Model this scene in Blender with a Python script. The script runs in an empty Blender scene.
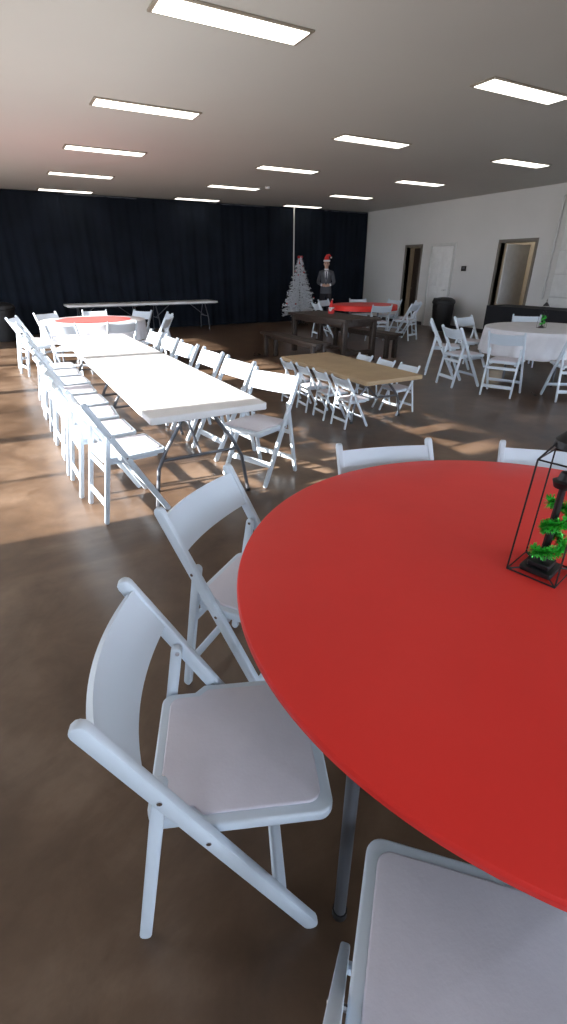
import bpy, bmesh, math, random
from mathutils import Vector, Matrix
random.seed(7)
S=bpy.context.scene
COL=S.collection
try:
    S.view_settings.view_transform='Standard'
    S.view_settings.look='None'
    S.view_settings.exposure=0.0
except Exception as e: print(e)

# ---------------------------------------------------------------- materials
def mat(name,c,rough=0.5,metal=0.0,c2=None,nscale=8.0,bump=0.0,bscale=60.0,emit=None,estr=0.0,coat=0.0,sheen=0.0,spec=0.5,detail=4.0):
    m=bpy.data.materials.new(name); m.use_nodes=True
    nt=m.node_tree; b=nt.nodes['Principled BSDF']
    b.inputs['Base Color'].default_value=(*c,1); b.inputs['Roughness'].default_value=rough
    b.inputs['Metallic'].default_value=metal
    b.inputs['Specular IOR Level'].default_value=spec
    b.inputs['Coat Weight'].default_value=coat
    b.inputs['Sheen Weight'].default_value=sheen
    tc=nt.nodes.new('ShaderNodeTexCoord')
    if c2 is None: c2=tuple(x*0.93 for x in c)
    n=nt.nodes.new('ShaderNodeTexNoise'); n.inputs['Scale'].default_value=nscale; n.inputs['Detail'].default_value=detail
    nt.links.new(tc.outputs['Object'],n.inputs['Vector'])
    r=nt.nodes.new('ShaderNodeValToRGB')
    r.color_ramp.elements[0].position=0.35; r.color_ramp.elements[1].position=0.65
    r.color_ramp.elements[0].color=(*c,1); r.color_ramp.elements[1].color=(*c2,1)
    nt.links.new(n.outputs['Fac'],r.inputs['Fac']); nt.links.new(r.outputs['Color'],b.inputs['Base Color'])
    if bump>0:
        n2=nt.nodes.new('ShaderNodeTexNoise'); n2.inputs['Scale'].default_value=bscale; n2.inputs['Detail'].default_value=3
        nt.links.new(tc.outputs['Object'],n2.inputs['Vector'])
        bp=nt.nodes.new('ShaderNodeBump'); bp.inputs['Strength'].default_value=bump; bp.inputs['Distance'].default_value=0.01
        nt.links.new(n2.outputs['Fac'],bp.inputs['Height']); nt.links.new(bp.outputs['Normal'],b.inputs['Normal'])
    if emit:
        b.inputs['Emission Color'].default_value=(*emit,1); b.inputs['Emission Strength'].default_value=estr
    return m

M_resin=mat('white_resin',(0.60,0.68,0.76),0.33,c2=(0.57,0.65,0.73),nscale=3)
M_seat=mat('white_seat_pad',(0.66,0.64,0.71),0.5,c2=(0.62,0.60,0.67),nscale=12,bump=0.06,bscale=150)
M_ttop=mat('white_table_plastic',(0.80,0.81,0.82),0.4,c2=(0.76,0.77,0.78),nscale=4,bump=0.05,bscale=300)
M_gmetal=mat('grey_powdercoat',(0.14,0.15,0.17),0.4,metal=0.6)
M_dmetal=mat('black_metal',(0.012,0.012,0.014),0.45,metal=0.3)
M_red=mat('red_fabric',(0.78,0.028,0.020),0.5,c2=(0.74,0.025,0.018),nscale=3,bump=0.12,bscale=9,sheen=0.05,spec=0.4)
M_whitecloth=mat('white_fabric',(0.74,0.75,0.80),0.8,bump=0.2,bscale=10)
M_blackcloth=mat('black_fabric',(0.010,0.011,0.015),0.85)
M_curtain=mat('curtain_fabric',(0.0085,0.012,0.020),0.9,c2=(0.006,0.009,0.014),nscale=2,spec=0.15)
M_ceil=mat('ceiling_paint',(0.60,0.59,0.555),0.85,c2=(0.58,0.57,0.54),nscale=0.6)
M_wall=mat('wall_paint',(0.66,0.65,0.63),0.8,c2=(0.63,0.62,0.60),nscale=1.0,bump=0.05,bscale=40)
M_trim=mat('trim_paint',(0.60,0.60,0.58),0.5)
M_base=mat('baseboard_vinyl',(0.05,0.045,0.045),0.5)
M_door=mat('door_paint',(0.76,0.76,0.75),0.45)
M_frame=mat('door_frame_paint',(0.16,0.14,0.115),0.5)
M_darkdoor=mat('dark_door_wood',(0.05,0.035,0.028),0.5,c2=(0.03,0.02,0.018),nscale=12)
M_hall=mat('hall_paint',(0.42,0.38,0.32),0.8)
M_kraft=mat('kraft_wood_top',(0.46,0.34,0.20),0.5,c2=(0.40,0.29,0.17),nscale=5)
M_blackplastic=mat('black_plastic',(0.012,0.012,0.013),0.5)
M_lens=mat('light_lens',(0.9,0.9,0.85),0.5,emit=(1.0,0.95,0.85),estr=3.0)
M_lframe=mat('light_frame',(0.30,0.26,0.20),0.5)
M_tree=mat('white_tinsel',(0.85,0.87,0.90),0.5)
M_silver=mat('silver_ornament',(0.7,0.7,0.72),0.2,metal=1.0)
M_redgloss=mat('red_satin',(0.6,0.02,0.02),0.4)
M_green=mat('green_tinsel',(0.03,0.50,0.06),0.3,metal=0.4,c2=(0.12,0.8,0.12),nscale=60)
M_skin=mat('skin',(0.55,0.33,0.24),0.5)
M_hair=mat('brown_hair',(0.04,0.025,0.018),0.6)
M_shirt=mat('shirt_cotton',(0.75,0.75,0.78),0.7)
M_tie=mat('dark_tie',(0.03,0.03,0.06),0.6)
M_shoe=mat('black_leather',(0.01,0.01,0.01),0.3)
M_fur=mat('white_fur',(0.8,0.8,0.8),0.9,bump=0.5,bscale=80)
M_eye=mat('eye_dark',(0.02,0.015,0.01),0.2)
M_lip=mat('lips',(0.45,0.16,0.14),0.5)
M_ground=mat('outdoor_gravel',(0.34,0.33,0.31),0.9,c2=(0.28,0.27,0.25),nscale=3)

def wood(name,c,c2,rough=0.45):
    m=bpy.data.materials.new(name); m.use_nodes=True; nt=m.node_tree; b=nt.nodes['Principled BSDF']
    tc=nt.nodes.new('ShaderNodeTexCoord'); mp=nt.nodes.new('ShaderNodeMapping'); mp.inputs['Scale'].default_value=(2,25,25)
    n=nt.nodes.new('ShaderNodeTexNoise'); n.inputs['Scale'].default_value=2; n.inputs['Detail'].default_value=6
    r=nt.nodes.new('ShaderNodeValToRGB'); r.color_ramp.elements[0].position=.35; r.color_ramp.elements[1].position=.7
    r.color_ramp.elements[0].color=(*c,1); r.color_ramp.elements[1].color=(*c2,1)
    nt.links.new(tc.outputs['Object'],mp.inputs['Vector']); nt.links.new(mp.outputs['Vector'],n.inputs['Vector'])
    nt.links.new(n.outputs['Fac'],r.inputs['Fac']); nt.links.new(r.outputs['Color'],b.inputs['Base Color'])
    b.inputs['Roughness'].default_value=rough
    return m
M_dwood=wood('dark_stained_wood',(0.024,0.015,0.011),(0.05,0.033,0.025))

def floor_mat():
    m=bpy.data.materials.new('stained_concrete'); m.use_nodes=True; nt=m.node_tree; b=nt.nodes['Principled BSDF']
    L=nt.links.new
    tc=nt.nodes.new('ShaderNodeTexCoord')
    n1=nt.nodes.new('ShaderNodeTexNoise'); n1.inputs['Scale'].default_value=0.9; n1.inputs['Detail'].default_value=8; n1.inputs['Roughness'].default_value=0.58; n1.inputs['Distortion'].default_value=1.0
    n2=nt.nodes.new('ShaderNodeTexNoise'); n2.inputs['Scale'].default_value=3.5; n2.inputs['Detail'].default_value=12; n2.inputs['Roughness'].default_value=0.62; n2.inputs['Distortion'].default_value=0.5
    L(tc.outputs['Object'],n1.inputs['Vector']); L(tc.outputs['Object'],n2.inputs['Vector'])
    r1=nt.nodes.new('ShaderNodeValToRGB')
    e=r1.color_ramp.elements; e[0].position=0.30; e[0].color=(0.056,0.034,0.021,1); e[1].position=0.76; e[1].color=(0.23,0.165,0.12,1)
    x=r1.color_ramp.elements.new(0.5); x.color=(0.112,0.071,0.046,1)
    r2=nt.nodes.new('ShaderNodeValToRGB')
    e=r2.color_ramp.elements; e[0].position=0.28; e[0].color=(0.66,0.62,0.58,1); e[1].position=0.75; e[1].color=(1.3,1.3,1.27,1)
    L(n1.outputs['Fac'],r1.inputs['Fac']); L(n2.outputs['Fac'],r2.inputs['Fac'])
    mx=nt.nodes.new('ShaderNodeMix'); mx.data_type='RGBA'; mx.blend_type='MULTIPLY'; mx.inputs[0].default_value=1.0
    L(r1.outputs['Color'],mx.inputs[6]); L(r2.outputs['Color'],mx.inputs[7]); L(mx.outputs[2],b.inputs['Base Color'])
    mr=nt.nodes.new('ShaderNodeMapRange'); mr.inputs['To Min'].default_value=0.24; mr.inputs['To Max'].default_value=0.36
    L(n1.outputs['Fac'],mr.inputs['Value']); L(mr.outputs['Result'],b.inputs['Roughness'])
    b.inputs['Specular IOR Level'].default_value=0.42
    bp=nt.nodes.new('ShaderNodeBump'); bp.inputs['Strength'].default_value=0.02; bp.inputs['Distance'].default_value=0.01
    L(n2.outputs['Fac'],bp.inputs['Height']); L(bp.outputs['Normal'],b.inputs['Normal'])
    return m
M_floor=floor_mat()

# ---------------------------------------------------------------- mesh building
class MB:
    def __init__(s): s.v=[]; s.f=[]; s.m=[]
    def add(s,bm,mi=0,M=None):
        bm.verts.ensure_lookup_table(); bm.verts.index_update()
        bmesh.ops.recalc_face_normals(bm,faces=bm.faces)
        o=len(s.v)
        for v in bm.verts: s.v.append((M@v.co) if M else v.co.copy())
        for f in bm.faces: s.f.append([o+v.index for v in f.verts]); s.m.append(mi)
        bm.free(); return s
    def raw(s,vs,fs,mi=0):
        o=len(s.v); s.v+= [Vector(v) for v in vs]
        for f in fs: s.f.append([o+i for i in f]); s.m.append(mi)
    def mesh(s,name,mats,ang=35):
        me=bpy.data.meshes.new(name); me.from_pydata([tuple(v) for v in s.v],[],s.f)
        for m in mats: me.materials.append(m)
        me.polygons.foreach_set('material_index',s.m)
        me.polygons.foreach_set('use_smooth',[True]*len(s.f)); me.update()
        try: me.set_sharp_from_angle(angle=math.radians(ang))
        except Exception as e: print(e)
        return me
def put(name,me,loc=(0,0,0),rz=0,sc=1,parent=None):
    o=bpy.data.objects.new(name,me); o.location=loc; o.rotation_euler=(0,0,rz)
    o.scale=(sc,sc,sc) if not isinstance(sc,tuple) else sc
    COL.objects.link(o)
    if parent: o.parent=parent
    return o
def bev(bm,b,seg=2):
    if b>0: bmesh.ops.bevel(bm,geom=list(bm.edges),offset=b,segments=seg,profile=0.5,affect='EDGES',clamp_overlap=True)
    return bm
def box(c,s,b=0.0,seg=2):
    bm=bmesh.new(); bmesh.ops.create_cube(bm,size=1)
    for v in bm.verts: v.co=Vector((c[0]+v.co.x*s[0],c[1]+v.co.y*s[1],c[2]+v.co.z*s[2]))
    return bev(bm,b,seg)
def bx(x0,x1,y0,y1,z0,z1,b=0.0): return box(((x0+x1)/2,(y0+y1)/2,(z0+z1)/2),(x1-x0,y1-y0,z1-z0),b)
def prism(poly,y0,y1,b=0.0):
    bm=bmesh.new(); vs=[bm.verts.new((p[0],y0,p[1])) for p in poly]; ws=[bm.verts.new((p[0],y1,p[1])) for p in poly]
    n=len(poly); f1=bm.faces.new(vs); f2=bm.faces.new(list(reversed(ws)))
    for i in range(n): bm.faces.new((vs[i],vs[(i+1)%n],ws[(i+1)%n],ws[i]))
    if b>0:
        ed=[e for e in bm.edges if (e.verts[0].co.y==e.verts[1].co.y)]
        bmesh.ops.bevel(bm,geom=ed,offset=b,segments=2,profile=0.5,affect='EDGES')
    return bm
def stadium(p0,p1,hw,n=6):
    a=math.atan2(p1[1]-p0[1],p1[0]-p0[0]); out=[]
    for i in range(n+1):
        t=a-math.pi/2+math.pi*i/n; out.append((p1[0]+hw*math.cos(t),p1[1]+hw*math.sin(t)))
    for i in range(n+1):
        t=a+math.pi/2+math.pi*i/n; out.append((p0[0]+hw*math.cos(t),p0[1]+hw*math.sin(t)))
    return out
def tube(pts,r,seg=8,closed=False):
    bm=bmesh.new(); P=[Vector(p) for p in pts]; n=len(P); R=r if isinstance(r,(list,tuple)) else [r]*n; rings=[]
    up=None
    for i,p in enumerate(P):
        if closed: d=(P[(i+1)%n]-P[i-1])
        else: d=(P[min(i+1,n-1)]-P[max(i-1,0)])
        d.normalize()
        if up is None:
            up=Vector((0,0,1)) if abs(d.z)<0.9 else Vector((1,0,0))
        a=d.cross(up)
        if a.length<1e-4: a=d.cross(Vector((0,1,0)))
        a.normalize(); u=a.cross(d); u.normalize(); up=u
        rings.append([bm.verts.new(p+(a*math.cos(2*math.pi*k/seg)+u*math.sin(2*math.pi*k/seg))*R[i]) for k in range(seg)])
    for i in range(n if closed else n-1):
        A=rings[i];B=rings[(i+1)%n]
        for k in range(seg): bm.faces.new((A[k],A[(k+1)%seg],B[(k+1)%seg],B[k]))
    if not closed:
        bm.faces.new(list(reversed(rings[0]))); bm.faces.new(rings[-1])
    return bm
def lathe(prof,seg=48,rip=None):
    bm=bmesh.new(); rings=[]
    for i,(r,z) in enumerate(prof):
        if r<1e-6: rings.append([bm.verts.new((0,0,z))]); continue
        ring=[]
        for k in range(seg):
            t=2*math.pi*k/seg; rr=r+(rip(i,t) if rip else 0); ring.append(bm.verts.new((rr*math.cos(t),rr*math.sin(t),z)))
        rings.append(ring)
    for i in range(len(rings)-1):
        A=rings[i];B=rings[i+1]
        for k in range(seg):
            k2=(k+1)%seg
            if len(A)==1 and len(B)==1: continue
            if len(A)==1: bm.faces.new((A[0],B[k],B[k2]))
            elif len(B)==1: bm.faces.new((A[k],A[k2],B[0]))
            else: bm.faces.new((A[k],A[k2],B[k2],B[k]))
    return bm
def sph(c,r,seg=16,s=(1,1,1)):
    bm=bmesh.new(); bmesh.ops.create_uvsphere(bm,u_segments=seg,v_segments=max(6,seg//2),radius=r)
    for v in bm.verts: v.co=Vector((c[0]+v.co.x*s[0],c[1]+v.co.y*s[1],c[2]+v.co.z*s[2]))
    return bm
def rrect(x0,x1,y0,y1,r,n=6):
    out=[]
    for cx,cy,a in ((x1-r,y1-r,0),(x0+r,y1-r,90),(x0+r,y0+r,180),(x1-r,y0+r,270)):
        for i in range(n+1):
            t=math.radians(a+90*i/n); out.append((cx+r*math.cos(t),cy+r*math.sin(t)))
    return out
def slab(poly,z0,z1,b=0.0,seg=3):
    bm=bmesh.new(); vs=[bm.verts.new((p[0],p[1],z0)) for p in poly]; f=bm.faces.new(vs)
    r=bmesh.ops.extrude_face_region(bm,geom=[f]); tv=[g for g in r['geom'] if isinstance(g,bmesh.types.BMVert)]
    for v in tv: v.co.z=z1
    bm.normal_update(); bmesh.ops.recalc_face_normals(bm,faces=bm.faces)
    if b>0:
        ed=[e for e in bm.edges if abs(e.verts[0].co.z-e.verts[1].co.z)<1e-6]
        bmesh.ops.bevel(bm,geom=ed,offset=b,segments=seg,profile=0.5,affect='EDGES')
    return bm

# ---------------------------------------------------------------- folding chair (local +x = facing)
def chair_mesh():
    B=MB()
    ft=(0.195,0.020); tp=(-0.235,0.805)
    PW0,PW1=0.206,0.231
    for s in (-1,1):
        a,b_=sorted((s*PW0,s*PW1))
        B.add(prism(stadium(ft,tp,0.0195),a,b_,0.006))
        a,b_=sorted((s*0.181,s*0.204))
        B.add(prism(stadium((-0.226,0.016),(-0.124,0.595),0.0155),a,b_,0.004))
        for (px,pz) in ((-0.121,0.595),(-0.036,0.440)):
            B.add(tube([(px,s*0.176,pz),(px,s*0.2335,pz)],0.006,8),1)
    out=[]
    def arc(cx,cy,r,a0,a1,n=7):
        for i in range(n+1):
            t=math.radians(a0+(a1-a0)*i/n); out.append((cx+r*math.cos(t),cy+r*math.sin(t)))
    XF=0.245
    arc(XF-0.035,0.200-0.035,0.035,0,90)
    out.append((-0.06,0.200)); out.append((-0.085,0.176))
    arc(-0.175+0.03,0.176-0.03,0.03,90,180,4)
    arc(-0.175+0.03,-0.176+0.03,0.03,180,270,4)
    out.append((-0.085,-0.176)); out.append((-0.06,-0.200))
    arc(XF-0.035,-0.200+0.035,0.035,270,360)
    B.add(slab(out,0.418,0.450,0.007,3))
    B.add(slab([((x-0.03)*0.88+0.03,y*0.88) for x,y in out],0.449,0.4565,0.005,3),2)
    B.add(bx(-0.15,0.19,-0.165,-0.145,0.395,0.419,0.003)); B.add(bx(-0.15,0.19,0.145,0.165,0.395,0.419,0.003))
    ux,uz=(tp[0]-ft[0]),(tp[1]-ft[1]); l=math.hypot(ux,uz); ux/=l; uz/=l
    nx,nz=-uz,ux
    if nx>0: nx,nz=-nx,-nz
    NY=18; NS=5; vs=[]; fs=[]
    def P(y,s,side):
        q=1-(y/0.206)**2
        ss=s+0.010*q*(1 if s>-0.09 else 0.4)
        off=0.034*q-0.004+side*0.016
        return (tp[0]+ux*ss+nx*off, y, tp[1]+uz*ss+nz*off)
    for side in (0,1):
        for i in range(NY+1):
            for j in range(NS+1):
                y=-0.208+0.416*i/NY; s=-0.160+0.142*j/NS; vs.append(P(y,s,side-0.5))
    N=(NY+1)*(NS+1); I=lambda sd,i,j: sd*N+i*(NS+1)+j
    for i in range(NY):
        for j in range(NS):
            fs.append((I(0,i,j),I(0,i+1,j),I(0,i+1,j+1),I(0,i,j+1))); fs.append((I(1,i,j),I(1,i,j+1),I(1,i+1,j+1),I(1,i+1,j)))
        fs.append((I(0,i,0),I(1,i,0),I(1,i+1,0),I(0,i+1,0))); fs.append((I(0,i,NS),I(0,i+1,NS),I(1,i+1,NS),I(1,i,NS)))
    bm=bmesh.new(); V=[bm.verts.new(v) for v in vs]
    for f in fs: bm.faces.new([V[k] for k in f])
    B.add(bm)
    def postpt(z): t=(z-ft[1])/(tp[1]-ft[1]); return ft[0]+(tp[0]-ft[0])*t
    z=0.16; B.add(prism(stadium((postpt(z)-0.008,z+0.012),(postpt(z)+0.008,z-0.012),0.009),-0.208,0.208,0.002))
    z=0.13; xr=-0.226+0.102*(z/0.579); B.add(prism(stadium((xr-0.002,z-0.013),(xr+0.002,z+0.013),0.009),-0.183,0.183,0.002))
    z=0.36; xr=-0.226+0.102*(z/0.579); B.add(prism(stadium((xr-0.002,z-0.010),(xr+0.002,z+0.010),0.008),-0.183,0.183,0.002))
    return B.mesh('folding_chair',[M_resin,M_silver,M_seat])
CH=chair_mesh()
def chair(x,y,deg,name='folding_chair',sc=1): return put(name,CH,(x,y,0),math.radians(deg),sc)

# near red table chairs
chair(0.264,0.786,-22.5)
chair(0.639,1.377,-54)
chair(0.417,0.120,45)
chair(1.358,1.396,-108)
chair(1.904,1.038,-135)
# long table, right side (facing -x)
for x,y,a in ((1.62,3.33,203),(1.57,4.02,188),(1.55,4.66,183),(1.52,5.28,184),(1.51,5.90,179),(1.50,6.52,182)):
    chair(x,y,a)
# left side (facing +x)
for x,y,a in ((0.53,3.25,6),(0.46,3.75,2),(0.45,4.24,-3),(0.45,4.74,2),(0.44,5.24,0),(0.45,5.74,3),(0.44,6.24,-2),(0.45,6.76,0)):
    chair(x,y,a)
def ring(cx,cy,r,angs):
    for a in angs:
        t=math.radians(a); rr=r+random.uniform(-0.02,0.08)
        chair(cx+rr*math.cos(t),cy+rr*math.sin(t),a+180+random.uniform(-8,8))
ring(1.4,9.3,1.10,range(0,360,40))
ring(8.0,10.3,1.05,(-110,-65,-25,15,60,110,170))
# right white cloth table chairs
chair(5.72,5.02,-12); chair(5.78,4.32,24); chair(6.30,3.72,55); chair(6.1,5.75,-45); chair(6.95,5.95,-85); chair(7.9,5.65,-140); chair(7.3,3.6,95)
# kids chairs
for y in (4.12,4.50,4.88,5.26): chair(3.10,y,random.uniform(-6,6),'kids_folding_chair',0.66)
for y in (4.3,4.72,5.15): chair(3.92,y,180+random.uniform(-8,8),'kids_folding_chair',0.66)

# ---------------------------------------------------------------- folding rectangular tables
def rect_table(L,W,H,topmat,name):
    B=MB()
    B.add(slab(rrect(-L/2,L/2,-W/2,W/2,0.022),H-0.045,H,0.007,3))
    B.add(bx(-L/2+.06,L/2-.06,-W/2+.05,-W/2+.075,H-.065,H-.044),1); B.add(bx(-L/2+.06,L/2-.06,W/2-.075,W/2-.05,H-.065,H-.044),1)
    k=H/0.74
    for s in (-1,1):
        xl=s*(L/2-0.28)
        B.add(tube([(xl,-W/2+.05,H-.06),(xl,W/2-.05,H-.06)],0.014,8),1)
        for t in (-1,1):
            B.add(tube([(xl,t*0.10,H-.06),(xl,t*0.13,H-.14*k),(xl,t*0.25,.42*k),(xl,t*0.31,.30*k),(xl,t*(W/2-.045),.05*k),(xl,t*(W/2-.04),0.0)],0.0135,8),1)
            B.add(tube([(xl,t*(W/2-.04),0.0),(xl,t*(W/2-.04),0.022)],0.018,8),2)
        B.add(tube([(xl,-0.28,.36*k),(xl,0.28,.36*k)],0.011,8),1)
        B.add(tube([(xl,0,.36*k),(xl-s*0.42,0,H-.06)],0.010,8),1)
        B.add(tube([(xl-s*.42,-W/2+.06,H-.058),(xl-s*.42,W/2-.06,H-.058)],0.009,8),1)
    return B.mesh(name,[topmat,M_gmetal,M_blackplastic])
T7=rect_table(2.160,0.785,0.74,M_ttop,'folding_table')
put('folding_table',T7,(1.035,2.80+1.080,0),math.radians(90)); put('folding_table',T7,(1.035,2.80+3.240,0),math.radians(90))
T6=rect_table(1.95,0.76,0.74,M_ttop,'folding_table_b')
put('folding_table',T6,(2.45,13.85,0),0); put('folding_table',T6,(4.40,13.85,0),0)
TK=rect_table(1.83,0.76,0.51,M_kraft,'kids_table')
put('kids_folding_table',TK,(3.49,3.87+0.915,0),math.radians(90))

# ---------------------------------------------------------------- round tables
def round_table(R,H,cloth,drop,name,ripple=0.0,topper=None,leg=(.50,.34)):
    B=MB()
    B.add(lathe([(0,H-.032),(R-.012,H-.032),(R-.008,H-.028),(R-.008,H-.008),(0,H-.006)],96),1)
    prof=[(0,H),(R*0.25,H),(R*0.5,H),(R*0.75,H),(R-.015,H),(R-.004,H-.003),(R,H-.010)]
    n=8
    for i in range(1,n+1): prof.append((R+0.004*(ripple>0)+ripple*0.5*i/n,H-.010-(drop-.010)*i/n))
    rng=random.Random(3); ph=[rng.uniform(0,6.28) for _ in range(3)]
    def rip(i,t):
        k=max(0,(i-6)/n)
        return k*ripple*(math.sin(17*t+ph[0])+0.5*math.sin(29*t+ph[1])) if ripple else 0
    prof2=prof+[(prof[-1][0]-0.004,prof[-1][1])]
    B.add(lathe(prof2,192,rip),0)
    if topper: B.add(lathe([(0,H+.006),(topper-.004,H+.006),(topper,H+.003),(topper,H+.0005)],64),4)
    x,ty=leg
    for a in (0,180):
        M=Matrix.Rotation(math.radians(a),4,'Z')
        for t in (-1,1):
            B.add(tube([(x,t*ty,H-.033),(x,t*ty,.06),(x,t*ty,0)],0.016,12),2,M)
            B.add(tube([(x,t*ty,0),(x,t*ty,.025)],0.020,12),3,M)
        B.add(tube([(x,-ty,H-.05),(x,ty,H-.05)],0.0135,10),2,M)
        B.add(tube([(x-.02,-ty,.60),(x-.02,ty,.60)],0.011,10),2,M)
        B.add(tube([(x-.02,0,.60),(x-.33,0,H-.04)],0.010,8),2,M)
    return B.mesh(name,[cloth,M_dwood,M_gmetal,M_blackplastic,M_red])
RT=round_table(0.902,0.75,M_red,0.022,'round_red_table',leg=(.622,.514))
put('round_red_table',RT,(1.234,0.643,0),math.radians(151.3))
RT2=round_table(0.80,0.75,M_red,0.12,'round_red_table_far',0.008)
put('round_red_table',RT2,(8.0,10.3,0),0.9)
RT4=round_table(0.86,0.75,M_whitecloth,0.30,'round_white_cloth_table_far',0.018,topper=0.62)
put('round_white_cloth_table',RT4,(1.4,9.3,0),0.3)
RT3=round_table(0.86,0.75,M_whitecloth,0.36,'round_white_cloth_table',0.022)
put('round_white_cloth_table',RT3,(7.12,4.75,0),0.4)

# ---------------------------------------------------------------- picnic set
def plank_table():
    B=MB(); L=2.0
    for i in range(5): B.add(bx(-L/2,L/2,-.40+.162*i,-.40+.162*i+.155,.70,.745,.004))
    for s in (-1,1):
        for t in (-1,1): B.add(bx(s*.88-.045,s*.88+.045,t*.32-.045,t*.32+.045,0,.70,.005))
        B.add(bx(s*.88-.03,s*.88+.03,-.30,.30,.60,.70,.004)); B.add(bx(s*.88-.03,s*.88+.03,-.30,.30,.12,.20,.004))
    B.add(bx(-.86,.86,-.03,.03,.13,.19,.004)); B.add(bx(-.86,.86,-.34,-.31,.61,.70,.003)); B.add(bx(-.86,.86,.31,.34,.61,.70,.003))
    return B.mesh('wooden_dining_table',[M_dwood])
def bench():
    B=MB(); L=2.0
    for i in range(2): B.add(bx(-L/2,L/2,-.15+.152*i,-.15+.152*i+.147,.41,.45,.004))
    for s in (-1,1):
        for t in (-1,1): B.add(bx(s*.85-.04,s*.85+.04,t*.10-.035,t*.10+.035,0,.41,.004))
        B.add(bx(s*.85-.025,s*.85+.025,-.08,.08,.33,.41,.003))
    B.add(bx(-.83,.83,-.025,.025,.33,.41,.003))
    return B.mesh('wooden_bench',[M_dwood])
put('wooden_dining_table',plank_table(),(5.6,8.2,0),math.radians(90))
BN=bench(); put('wooden_bench',BN,(4.50,7.8,0),math.radians(90)); put('wooden_bench',BN,(6.4,8.2,0),math.radians(90))

# ---------------------------------------------------------------- lantern centrepiece with tinsel
def lantern():
    B=MB(); a=.066
    B.add(slab(rrect(-.044,.044,-.044,.044,.008),0.004,0.020,.003,2)); B.add(slab(rrect(-.030,.030,-.030,.030,.006),0.020,0.036,.003,2))
    for sx in (-1,1):
        for sy in (-1,1):
            B.add(tube([(sx*.040,sy*.040,.008),(sx*a,sy*a,.004),(sx*a,sy*a,.006),(sx*.060,sy*.060,.34)],.0025,6))
            B.add(tube([(sx*.060,sy*.060,.34),(sx*.034,sy*.034,.385),(0,0,.41)],.0025,6))
    B.add(tube([(-.060,-.060,.34),(.060,-.060,.34),(.060,.060,.34),(-.060,.060,.34)],.0025,6,closed=True))
    B.add(tube([(-a,-a,.0045),(a,-a,.0045),(a,a,.0045),(-a,a,.0045)],.0027,6,closed=True))
    B.add(tube([(0,0,.03),(0,0,.26)],[.012,.009],10))
    B.add(lathe([(0,.26),(.024,.263),(.030,.280),(.020,.285),(.014,.305),(0,.310)],20))
    B.add(lathe([(.05,.375),(.048,.392),(.03,.410),(.022,.425),(.010,.435),(0,.436)],24)); B.add(lathe([(.05,.375),(.03,.378),(0,.38)],24))
    ringp=[(0.026*math.cos(t),0,.458+.026*math.sin(t)) for t in [2*math.pi*i/18 for i in range(18)]]
    B.add(tube(ringp,.003,6,closed=True))
    rng=random.Random(5)
    path=[]
    for i in range(110):
        t=i/109; ang=t*3.6*math.pi+2.2; r=.028+.014*math.sin(t*9); path.append(Vector((r*math.cos(ang),r*math.sin(ang),.065+.14*t)))
    for p in path:
        for _ in range(26):
            d=Vector((rng.gauss(0,1),rng.gauss(0,1),rng.gauss(0,1))).normalized(); q=d.cross(Vector((rng.random(),rng.random(),1))).normalized()*.0014
            e=p+d*rng.uniform(.014,.024)
            B.raw([p-q,p+q,e+q,e-q],[(0,1,2,3)],1)
    return B.mesh('lantern_centerpiece',[M_dmetal,M_green])
LN=lantern()
put('lantern_centerpiece',LN,(1.210,0.652,0.7505),math.radians(14))
put('lantern_centerpiece',LN,(7.0,4.75,0.7505),math.radians(20),0.8)

# ---------------------------------------------------------------- christmas tree
def tree():
    B=MB(); rng=random.Random(11)
    B.add(tube([(0,0,.02),(0,0,1.80)],[.03,.008],10),1)
    for a in range(4):
        t=a*math.pi/2+.4; B.add(tube([(0,0,.12),(.28*math.cos(t),.28*math.sin(t),.012)],.012,8),1)
    B.add(lathe([(.045,.05),(.05,.16),(.035,.2)],16),1)
    tiers=22
    for k in range(tiers):
        z=.34+(1.80-.34)*k/(tiers-1); R=.50*(1-(k/(tiers-1)))**.9+.05; nb=max(8,int(26*(R/.5)))
        for j in range(nb):
            a=2*math.pi*(j+rng.random()*.6)/nb+k*.7; r=R*rng.uniform(.85,1.08)
            d=Vector((math.cos(a),math.sin(a),0)); tip=d*r+Vector((0,0,z-.05+rng.uniform(-.03,.06))); st=Vector((0,0,z+.05))
            B.add(tube([st,(st+tip)/2+Vector((0,0,-.02)),tip],[.008,.007,.004],4),0)
            nn=int(20+56*r)
            for i in range(nn):
                u=.15+.85*i/nn; p=st.lerp(tip,u)
                w=Vector((rng.gauss(0,1),rng.gauss(0,1),rng.gauss(0,.8))).normalized()*rng.uniform(.035,.06)+d*.03
                q=w.cross(Vector((0,0,1))).normalized()*.013
                B.raw([p-q,p+q,p+w],[(0,1,2)],0)
    for i in range(44):
        u=rng.random(); z=.4+1.25*u; R=(.50*(1-u)+.07); a=rng.uniform(0,6.28)
        B.add(sph((R*math.cos(a),R*math.sin(a),z),.022,10),2 if i%4 else 3)
    for s in (-1,1): B.add(sph((s*.055,0,1.84),.055,12,(1,.5,.7)),3); B.add(tube([(0,0,1.83),(s*.05,-.02,1.74),(s*.07,-.03,1.66)],[.012,.016,.012],6),3)
    B.add(sph((0,0,1.84),.026,10),3)
    return B.mesh('christmas_tree',[M_tree,M_blackplastic,M_silver,M_redgloss])
put('christmas_tree',tree(),(8.02,13.5,0),0.3)

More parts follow.
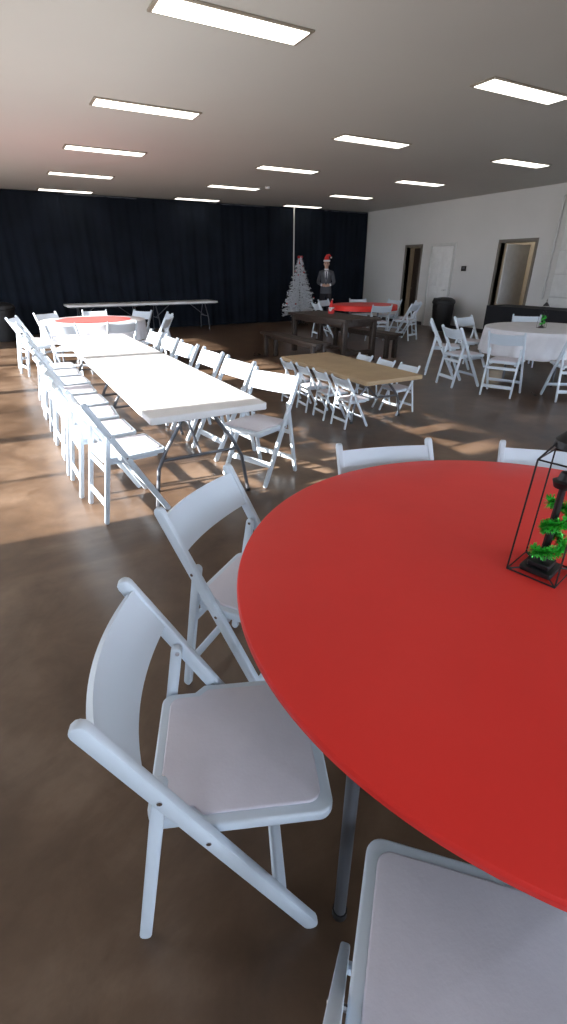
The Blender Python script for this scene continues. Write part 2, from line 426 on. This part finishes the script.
# ---------------------------------------------------------------- santa gnome on wooden table
def gnome():
    B=MB()
    B.add(lathe([(0,0),(.075,0),(.085,.03),(.08,.09),(.06,.14),(.045,.16),(0,.165)],24),0)
    B.add(lathe([(.07,.125),(.078,.14),(.07,.155)],24),1)
    B.add(tube([(0,0,.14),(0,0,.19),(.01,0,.25),(.03,0,.30),(.055,0,.33)],[.068,.052,.034,.018,.008],16),0)
    B.add(sph((.062,0,.335),.018,12),1)
    B.add(lathe([(0,.03),(.04,.06),(.055,.13),(.03,.14),(0,.14)],16),1,Matrix.Translation((-.045,0,0)))
    B.add(sph((-.095,0,.13),.016,12),2)
    return B.mesh('santa_gnome',[M_redgloss,M_fur,M_skin])
put('santa_gnome',gnome(),(5.75,8.45,0.745),0.6,0.75)

# ---------------------------------------------------------------- trash cans
def can():
    B=MB(); 
    B.add(lathe([(0,0.0),(.24,0.0),(.25,.02),(.285,.68),(.30,.69),(.30,.72),(.275,.72),(.27,.70),(.0,.70)],36))
    B.add(lathe([(.305,.70),(.31,.73),(.29,.78),(.20,.83),(.10,.845),(0,.85)],36))
    for s in (-1,1): B.add(tube([(s*.285,-.06,.62),(s*.325,-.05,.60),(s*.325,.05,.60),(s*.285,.06,.62)],.012,8))
    B.add(box((-.24,0,.79),(.12,.22,.09),.02))
    return B.mesh('trash_can',[M_blackplastic])
TC=can(); put('trash_can',TC,(10.7,10.3,0),0.0); put('trash_can',TC,(0.05,13.7,0),1.0)

# black cloth covered table by right wall
def cloth_table():
    B=MB(); hx,hy,H=.38,1.25,.76
    n=220
    base=rrect(-hx,hx,-hy,hy,.05,5)
    pts=[Vector((x,y,0)) for x,y in base]; 
    L=[(pts[(i+1)%len(pts)]-pts[i]).length for i in range(len(pts))]; T=sum(L)
    def at(s):
        s%=T
        for i,l in enumerate(L):
            if s<=l: return pts[i].lerp(pts[(i+1)%len(pts)],s/l if l>0 else 0)
            s-=l
        return pts[0]
    vs=[];fs=[];rows=6
    for r in range(rows+1):
        k=r/rows
        for i in range(n):
            p=at(T*i/n); d=p.normalized(); o=k*.018*(1+math.sin(i*.9)+.5*math.sin(i*.37))
            vs.append((p.x+d.x*o,p.y+d.y*o*.4,H-(H-.01)*k))
    for r in range(rows):
        for i in range(n):
            j=(i+1)%n; fs.append((r*n+i,(r+1)*n+i,(r+1)*n+j,r*n+j))
    fs.append(tuple(range(n)))
    B.raw(vs,fs,0)
    return B.mesh('black_cloth_table',[M_blackcloth])
put('black_cloth_table',cloth_table(),(10.55,7.2,0))

# ---------------------------------------------------------------- room shell
X0,X1,Y0,Y1,H=-3.9,11.2,-4.5,14.75,3.17
def shell(name,parts,m):
    B=MB()
    for p in parts: B.add(bx(*p))
    return put(name,B.mesh(name,[m],30))
shell('floor',[(X0-.2,X1+.2,Y0-.2,Y1+.2,-.1,0)],M_floor)
shell('ceiling',[(X0-.2,X1+.2,Y0-.2,Y1+.2,H,H+.15)],M_ceil)
shell('wall_back',[(X0-.2,X1+.2,Y1,Y1+.2,0,H)],M_wall)
def wall_x(name,xa,xb,y0,y1,ops,m):
    parts=[]; y=y0
    for (a,b,z0,z1) in sorted(ops):
        parts.append((xa,xb,y,a,0,H))
        if z0>0: parts.append((xa,xb,a,b,0,z0))
        if z1<H: parts.append((xa,xb,a,b,z1,H))
        y=b
    parts.append((xa,xb,y,y1,0,H)); shell(name,parts,m)
DA=(11.95,12.55); DB=(10.68,11.48); DC=(8.22,9.17)
wall_x('wall_right',X1,X1+.14,Y0-.2,Y1,[(DA[0],DA[1],0,2.1),(DC[0],DC[1],0,2.1)],M_wall)
wins=[(3.30+2.35*i,3.30+2.35*i+2.25,0.02,2.9) for i in range(4)]
wall_x('wall_left',X0-.15,X0,Y0-.2,Y1,wins,M_wall)
parts=[];x=X0
fw=[(-3.2+2.4*i,-3.2+2.4*i+2.2) for i in range(6)]
for a,b in fw:
    parts+= [(x,a,Y0-.15,Y0,0,H),(a,b,Y0-.15,Y0,0,.4),(a,b,Y0-.15,Y0,2.9,H)]; x=b
parts.append((x,X1,Y0-.15,Y0,0,H)); shell('wall_front',parts,M_wall)
k=1
for a,b,z0,z1 in wins:
    B=MB(); x=X0-.09; t=.045
    for yy in (a,b-t,(a+b)/2-t/2): B.add(bx(x,x+.05,yy,yy+t,z0,z1))
    for zz in (z0,z1-t,1.0): B.add(bx(x,x+.05,a,b,zz,zz+t))
    put('window_%d'%k,B.mesh('window',[M_frame])); k+=1
for a,b in fw:
    B=MB(); y=Y0-.09; t=.05
    for xx in (a,b-t,(a+b)/2-t/2): B.add(bx(xx,xx+t,y,y+.05,.4,2.9))
    for zz in (.4,2.85): B.add(bx(a,b,y,y+.05,zz,zz+t))
    put('window_%d'%k,B.mesh('window',[M_frame])); k+=1
B=MB()
segs=[(Y0,DC[0]-.08),(DC[1]+.08,DB[0]-.08),(DB[1]+.08,DA[0]-.08),(DA[1]+.08,Y1-.4)]
for a,b in segs: B.add(bx(X1-.012,X1,a,b,0,.10))
put('baseboard_right',B.mesh('baseboard_right',[M_base]))
def frame(name,d,m):
    B=MB()
    for a,b in ((d[0]-.07,d[0]),(d[1],d[1]+.07)): B.add(bx(X1-.02,X1+.15,a,b,0,2.1,.003))
    B.add(bx(X1-.02,X1+.15,d[0]-.07,d[1]+.07,2.1,2.17,.003)); put(name,B.mesh(name,[m]))
frame('trim_1',DA,M_frame); frame('trim_3',DC,M_frame)
B=MB()
for a,b in ((DB[0]-.07,DB[0]),(DB[1],DB[1]+.07)): B.add(bx(X1-.03,X1,a,b,0,2.1,.003))
B.add(bx(X1-.03,X1,DB[0]-.07,DB[1]+.07,2.1,2.17,.003)); put('trim_2',B.mesh('trim_2',[M_trim]))
B=MB(); B.add(bx(X1-.02,X1,DB[0]+.005,DB[1]-.005,.01,2.09,.003))
for z0,z1 in ((.2,.95),(1.1,1.95)):
    w2=(DB[1]-DB[0]-.34)/2
    for a in (DB[0]+.12,DB[1]-.12-w2): B.add(bx(X1-.027,X1-.018,a,a+w2,z0,z1,.004))
B.add(tube([(X1-.02,DB[0]+.08,1.0),(X1-.07,DB[0]+.08,1.0),(X1-.07,DB[0]+.19,1.0)],.010,8),1)
put('door_1',B.mesh('door_1',[M_door,M_silver]))
B=MB(); B.add(bx(0,.04,0,.58,.01,2.08,.003)); B.add(tube([(0,.50,1.0),(-.05,.50,1.0),(-.05,.40,1.0)],.01,8),1)
put('door_2',B.mesh('door_2',[M_darkdoor,M_silver]),(X1+.17,DA[0]+.01,0),math.radians(-12))
B=MB(); B.add(bx(0,.04,0,.90,.01,2.08,.003)); B.add(tube([(0,.82,1.0),(-.05,.82,1.0),(-.05,.72,1.0)],.01,8),1)
put('door_3',B.mesh('door_3',[M_door,M_silver]),(X1+.18,DC[1]-.02,0),math.radians(-88))
shell('wall_hall',[(13.6,13.7,6.6,13.6,0,2.6),(X1+.14,13.7,6.5,6.6,0,2.6),(X1+.14,13.7,13.6,13.7,0,2.6)],M_hall)
shell('floor_hall',[(X1+.2,13.7,6.5,13.7,-.1,0)],M_floor)
shell('ceiling_hall',[(X1+.14,13.7,6.5,13.7,2.6,2.7)],M_ceil)
l=bpy.data.lights.new('hall_fill_light','POINT'); l.energy=30; l.color=(1,.88,.72); l.shadow_soft_size=.15  # added fill light with no visible fixture, brightens the otherwise dark hall
lo=bpy.data.objects.new('hall_fill_light',l); lo.location=(12.4,9.6,2.35); COL.objects.link(lo)
B=MB()
for i in range(6): B.add(bx(X1-.05,X1-.005,5.0,7.55,.02+i*.47,.02+i*.47+.46,.006))
put('door_4',B.mesh('door_4',[M_door]))
B=MB()
B.add(tube([(X1-.05,7.72,.9),(X1-.05,7.72,2.93),(X1-.05,7.60,3.0),(X1-.05,5.0,3.0)],.022,10))
put('conduit_pipe',B.mesh('conduit_pipe',[M_trim]))
B=MB(); B.add(bx(X1-.03,X1,10.15,10.30,1.48,1.60,.005)); B.add(bx(X1-.034,X1-.028,10.18,10.27,1.52,1.58,.001),1)
put('thermostat',B.mesh('thermostat',[M_blackplastic,M_gmetal]))

def curtain():
    B=MB(); rng=random.Random(2)
    x=X0+.05; i=0
    while x<11.1:
        w=min(1.9,11.15-x); n=int(w*60)+2; y0=14.5+(.035 if i%2 else 0)
        ph=rng.uniform(0,6); vs=[];fs=[]; rows=8
        for r in range(rows+1):
            z=3.15-(3.13)*r/rows; k=.35+.65*r/rows
            for j in range(n+1):
                xx=x-.03+(w+.04)*j/n; a=xx*2*math.pi
                y=y0-.026*k*(.40*math.sin(a/.21+ph)+.9*math.sin(a/.47+ph*2+.5*math.sin(a/1.9))+.8*math.sin(a/.93))+.004*math.sin(r*1.3+xx*3)
                vs.append((xx,y,z))
        for r in range(rows):
            for j in range(n): a=r*(n+1)+j; fs.append((a,a+n+1,a+n+2,a+1))
        B.raw(vs,fs,0); x+=w; i+=1
    B.add(tube([(X0+.05,14.54,3.14),(11.15,14.54,3.14)],.018,8),1)
    return B.mesh('black_curtain',[M_curtain,M_gmetal],80)
put('black_curtain',curtain())
B=MB(); B.add(tube([(8.3,14.36,0),(8.3,14.36,H)],.02,10)); B.add(lathe([(0,0),(.10,0),(.10,.01),(.03,.02)],20),0,Matrix.Translation((8.3,14.36,0)))
put('white_pole',B.mesh('white_pole',[M_trim]))

B=MB(); B.add(bx(-.61,.61,-.155,.155,-.012,0,.003),1); B.add(bx(-.58,.58,-.125,.125,-.018,-.010,.002),0)
LM=B.mesh('ceiling_light_panel',[M_lens,M_lframe])
for x in (-1.25,2.0,5.25,8.5):
    for j in range(-2,5):
        y=4.37+2.475*j
        if y<14.4: put('ceiling_light_panel',LM,(x,min(y,14.2),H))
B=MB(); B.add(lathe([(0,-.045),(.04,-.045),(.06,-.03),(.065,0)],24)); put('smoke_detector',B.mesh('smoke_detector',[M_trim]),(5.9,11.4,H))

shell('ground_outside',[(-60,X0-.2,-60,60,-.25,-.12),(X0-.2,60,-60,Y0-.2,-.25,-.12)],M_ground)

# ---------------------------------------------------------------- standing man
def man(loc,rz):
    E=bpy.data.objects.new('man_in_suit',None); E.location=loc; E.rotation_euler=(0,0,rz); COL.objects.link(E)
    V=[(0,0,.96),(0,0.01,1.12),(0,.01,1.32),(0,.01,1.44),(0,.015,1.53)]
    R=[(.15,.115),(.155,.11),(.175,.12),(.12,.085),(.055,.055)]
    Ed=[(0,1),(1,2),(2,3),(3,4)]
    for s in (-1,1):
        b=len(V)
        V+= [(s*.09,0,.88),(s*.105,-.01,.50),(s*.11,.02,.10)]; R+=[(.095,.10),(.068,.07),(.055,.058)]; Ed+=[(0,b),(b,b+1),(b+1,b+2)]
        b=len(V)
        V+= [(s*.17,.01,1.42),(s*.245,.03,1.15),(s*.10,-.19,1.10)]; R+=[(.07,.07),(.052,.052),(.038,.038)]; Ed+=[(3,b),(b,b+1),(b+1,b+2)]
    me=bpy.data.meshes.new('body'); me.from_pydata(V,Ed,[]); o=bpy.data.objects.new('body',me); COL.objects.link(o); o.parent=E
    m=o.modifiers.new('skin','SKIN'); m.use_smooth_shade=True
    for i,sv in enumerate(me.skin_vertices[0].data): sv.radius=R[i]; sv.use_root=(i==0)
    o.modifiers.new('sub','SUBSURF').levels=2; o.modifiers['sub'].render_levels=2
    sm=bpy.data.materials.new('suit_wool'); sm.use_nodes=True; nt=sm.node_tree; b=nt.nodes['Principled BSDF']; b.inputs['Roughness'].default_value=.8
    tc=nt.nodes.new('ShaderNodeTexCoord'); sp=nt.nodes.new('ShaderNodeSeparateXYZ'); rp=nt.nodes.new('ShaderNodeValToRGB'); rp.color_ramp.interpolation='CONSTANT'
    rp.color_ramp.elements[0].color=(.02,.02,.025,1); rp.color_ramp.elements[1].position=.86; rp.color_ramp.elements[1].color=(.08,.083,.095,1)
    nt.links.new(tc.outputs['Object'],sp.inputs[0]); nt.links.new(sp.outputs['Z'],rp.inputs['Fac']); nt.links.new(rp.outputs['Color'],b.inputs['Base Color'])
    me.materials.append(sm)
    B=MB()
    B.raw([(-.055,-.118,1.47),(.055,-.118,1.47),(.03,-.150,1.30),(0,-.152,1.2),(-.03,-.150,1.30)],[(0,4,3,2,1)],0)
    B.raw([(-.014,-.128,1.46),(.014,-.128,1.46),(.022,-.158,1.28),(0,-.16,1.21),(-.022,-.158,1.28)],[(0,4,3,2,1)],1)
    for s in (-1,1):
        B.raw([(s*.055,-.12,1.48),(s*.11,-.135,1.42),(s*.075,-.155,1.34),(s*.01,-.160,1.17),(s*.03,-.155,1.30)],[(0,1,2,3,4)],2)
    B.add(lathe([(.062,1.49),(.066,1.52),(.058,1.54)],20),0)
    put('shirt_front',B.mesh('shirt_front',[M_shirt,M_tie,M_gmetal]),parent=E)
    B=MB(); bm=bmesh.new(); bmesh.ops.create_uvsphere(bm,u_segments=28,v_segments=20,radius=1)
    for v in bm.verts:
        x,y,z=v.co; w=1-.22*max(0,-z)
        v.co=Vector((x*.075*w,y*.095*(1-.1*max(0,-z))-.0,1.665+z*.118))
        if y<-.3 and z<-.5: v.co.y-=.010
    B.add(bm,0)
    B.add(tube([(0,.015,1.48),(0,.01,1.60)],[.056,.052],16),0)
    B.add(tube([(0,-.090,1.685),(0,-.108,1.655),(0,-.112,1.638)],[.008,.013,.016],10),0)
    for s in (-1,1):
        B.add(sph((s*.030,-.088,1.675),.010,10,(1.3,.6,.7)),1); B.add(tube([(s*.015,-.093,1.697),(s*.048,-.082,1.699)],.004,6),2)
        B.add(sph((s*.078,.005,1.66),.026,10,(.35,.7,1.15)),0)
    B.add(sph((0,-.090,1.605),.020,10,(1.2,.5,.3)),3)
    bm=sph((0,.012,1.69),.1,20,(.81,.98,1.0))
    bmesh.ops.delete(bm,geom=[v for v in bm.verts if v.co.y<-.03 and v.co.z<1.74 or v.co.z<1.62],context='VERTS'); B.add(bm,2)
    put('head',B.mesh('head',[M_skin,M_eye,M_hair,M_lip]),parent=E)
    B=MB(); B.add(lathe([(.082,1.72),(.096,1.725),(.10,1.745),(.094,1.765),(.08,1.77)],24),1)
    B.add(tube([(0,.01,1.75),(0,.01,1.82),(.02,.02,1.88),(.07,.02,1.90),(.12,.01,1.85)],[.088,.072,.045,.028,.012],18),0)
    B.add(sph((.125,.01,1.83),.026,12),1)
    put('santa_hat',B.mesh('santa_hat',[M_redgloss,M_fur]),parent=E)
    for s in (-1,1):
        B=MB(); w=Vector((s*.10,-.19,1.10)); d=Vector((-s*.75,-.35,-.15)).normalized(); up=Vector((0,-.3,.95)).normalized()
        B.add(tube([w-d*.02,w+d*.02,w+d*.06,w+d*.09],[.028,.034,.036,.030],12),0)
        for i,(ln,off) in enumerate(((.070,.026),(.078,.009),(.072,-.009),(.058,-.025))):
            b0=w+d*.075+up*off; c=Vector((s*.1,.95,-.1)).normalized()
            p1=b0+d*ln*.45; p2=p1+(d*.6+c*.5)*ln*.32; p3=p2+(d*.2+c*.8)*ln*.28
            B.add(tube([b0,p1,p2,p3],[.010,.0095,.009,.007],8),0)
        b0=w+d*.03+up*.025; B.add(tube([b0,b0+up*.022+d*.02,b0+up*.026+d*.05],[.012,.010,.008],8),0)
        B.add(tube([w-d*.05,w-d*.005],[.036,.035],14),1)
        put('hand',B.mesh('hand',[M_skin,M_shirt]),parent=E)
        B=MB(); bm=sph((s*.115,-.05,.045),.05,16,(.95,2.7,.9))
        for v in bm.verts: v.co.z=max(0.0,v.co.z)
        B.add(bm,0); B.add(tube([(s*.11,.02,.05),(s*.11,.02,.12)],[.05,.05],12),0)
        put('shoe',B.mesh('shoe',[M_shoe]),parent=E)
man((8.85,13.35,0),math.radians(-34))

# ---------------------------------------------------------------- light & camera
w=bpy.data.worlds.new('World'); S.world=w; w.use_nodes=True
bg=w.node_tree.nodes['Background']; bg.inputs['Color'].default_value=(0.76,0.85,1.0,1); bg.inputs['Strength'].default_value=7.0
sd=bpy.data.lights.new('sun','SUN'); sd.energy=30; sd.color=(1,.95,.89); sd.angle=math.radians(1.0)
so=bpy.data.objects.new('sun',sd); COL.objects.link(so); so.location=(-20,5,10)
dr=Vector((1,-.07,-math.tan(math.radians(19.5)))); so.rotation_euler=dr.to_track_quat('-Z','Y').to_euler()
cd=bpy.data.cameras.new('camera'); cd.sensor_fit='HORIZONTAL'; cd.sensor_width=36; cd.lens=476/567*36; cd.clip_start=.02
co=bpy.data.objects.new('camera',cd); COL.objects.link(co); co.location=(0,0,1.53)
co.rotation_euler=(math.radians(90-27.05),0,math.radians(-28.94)); S.camera=co
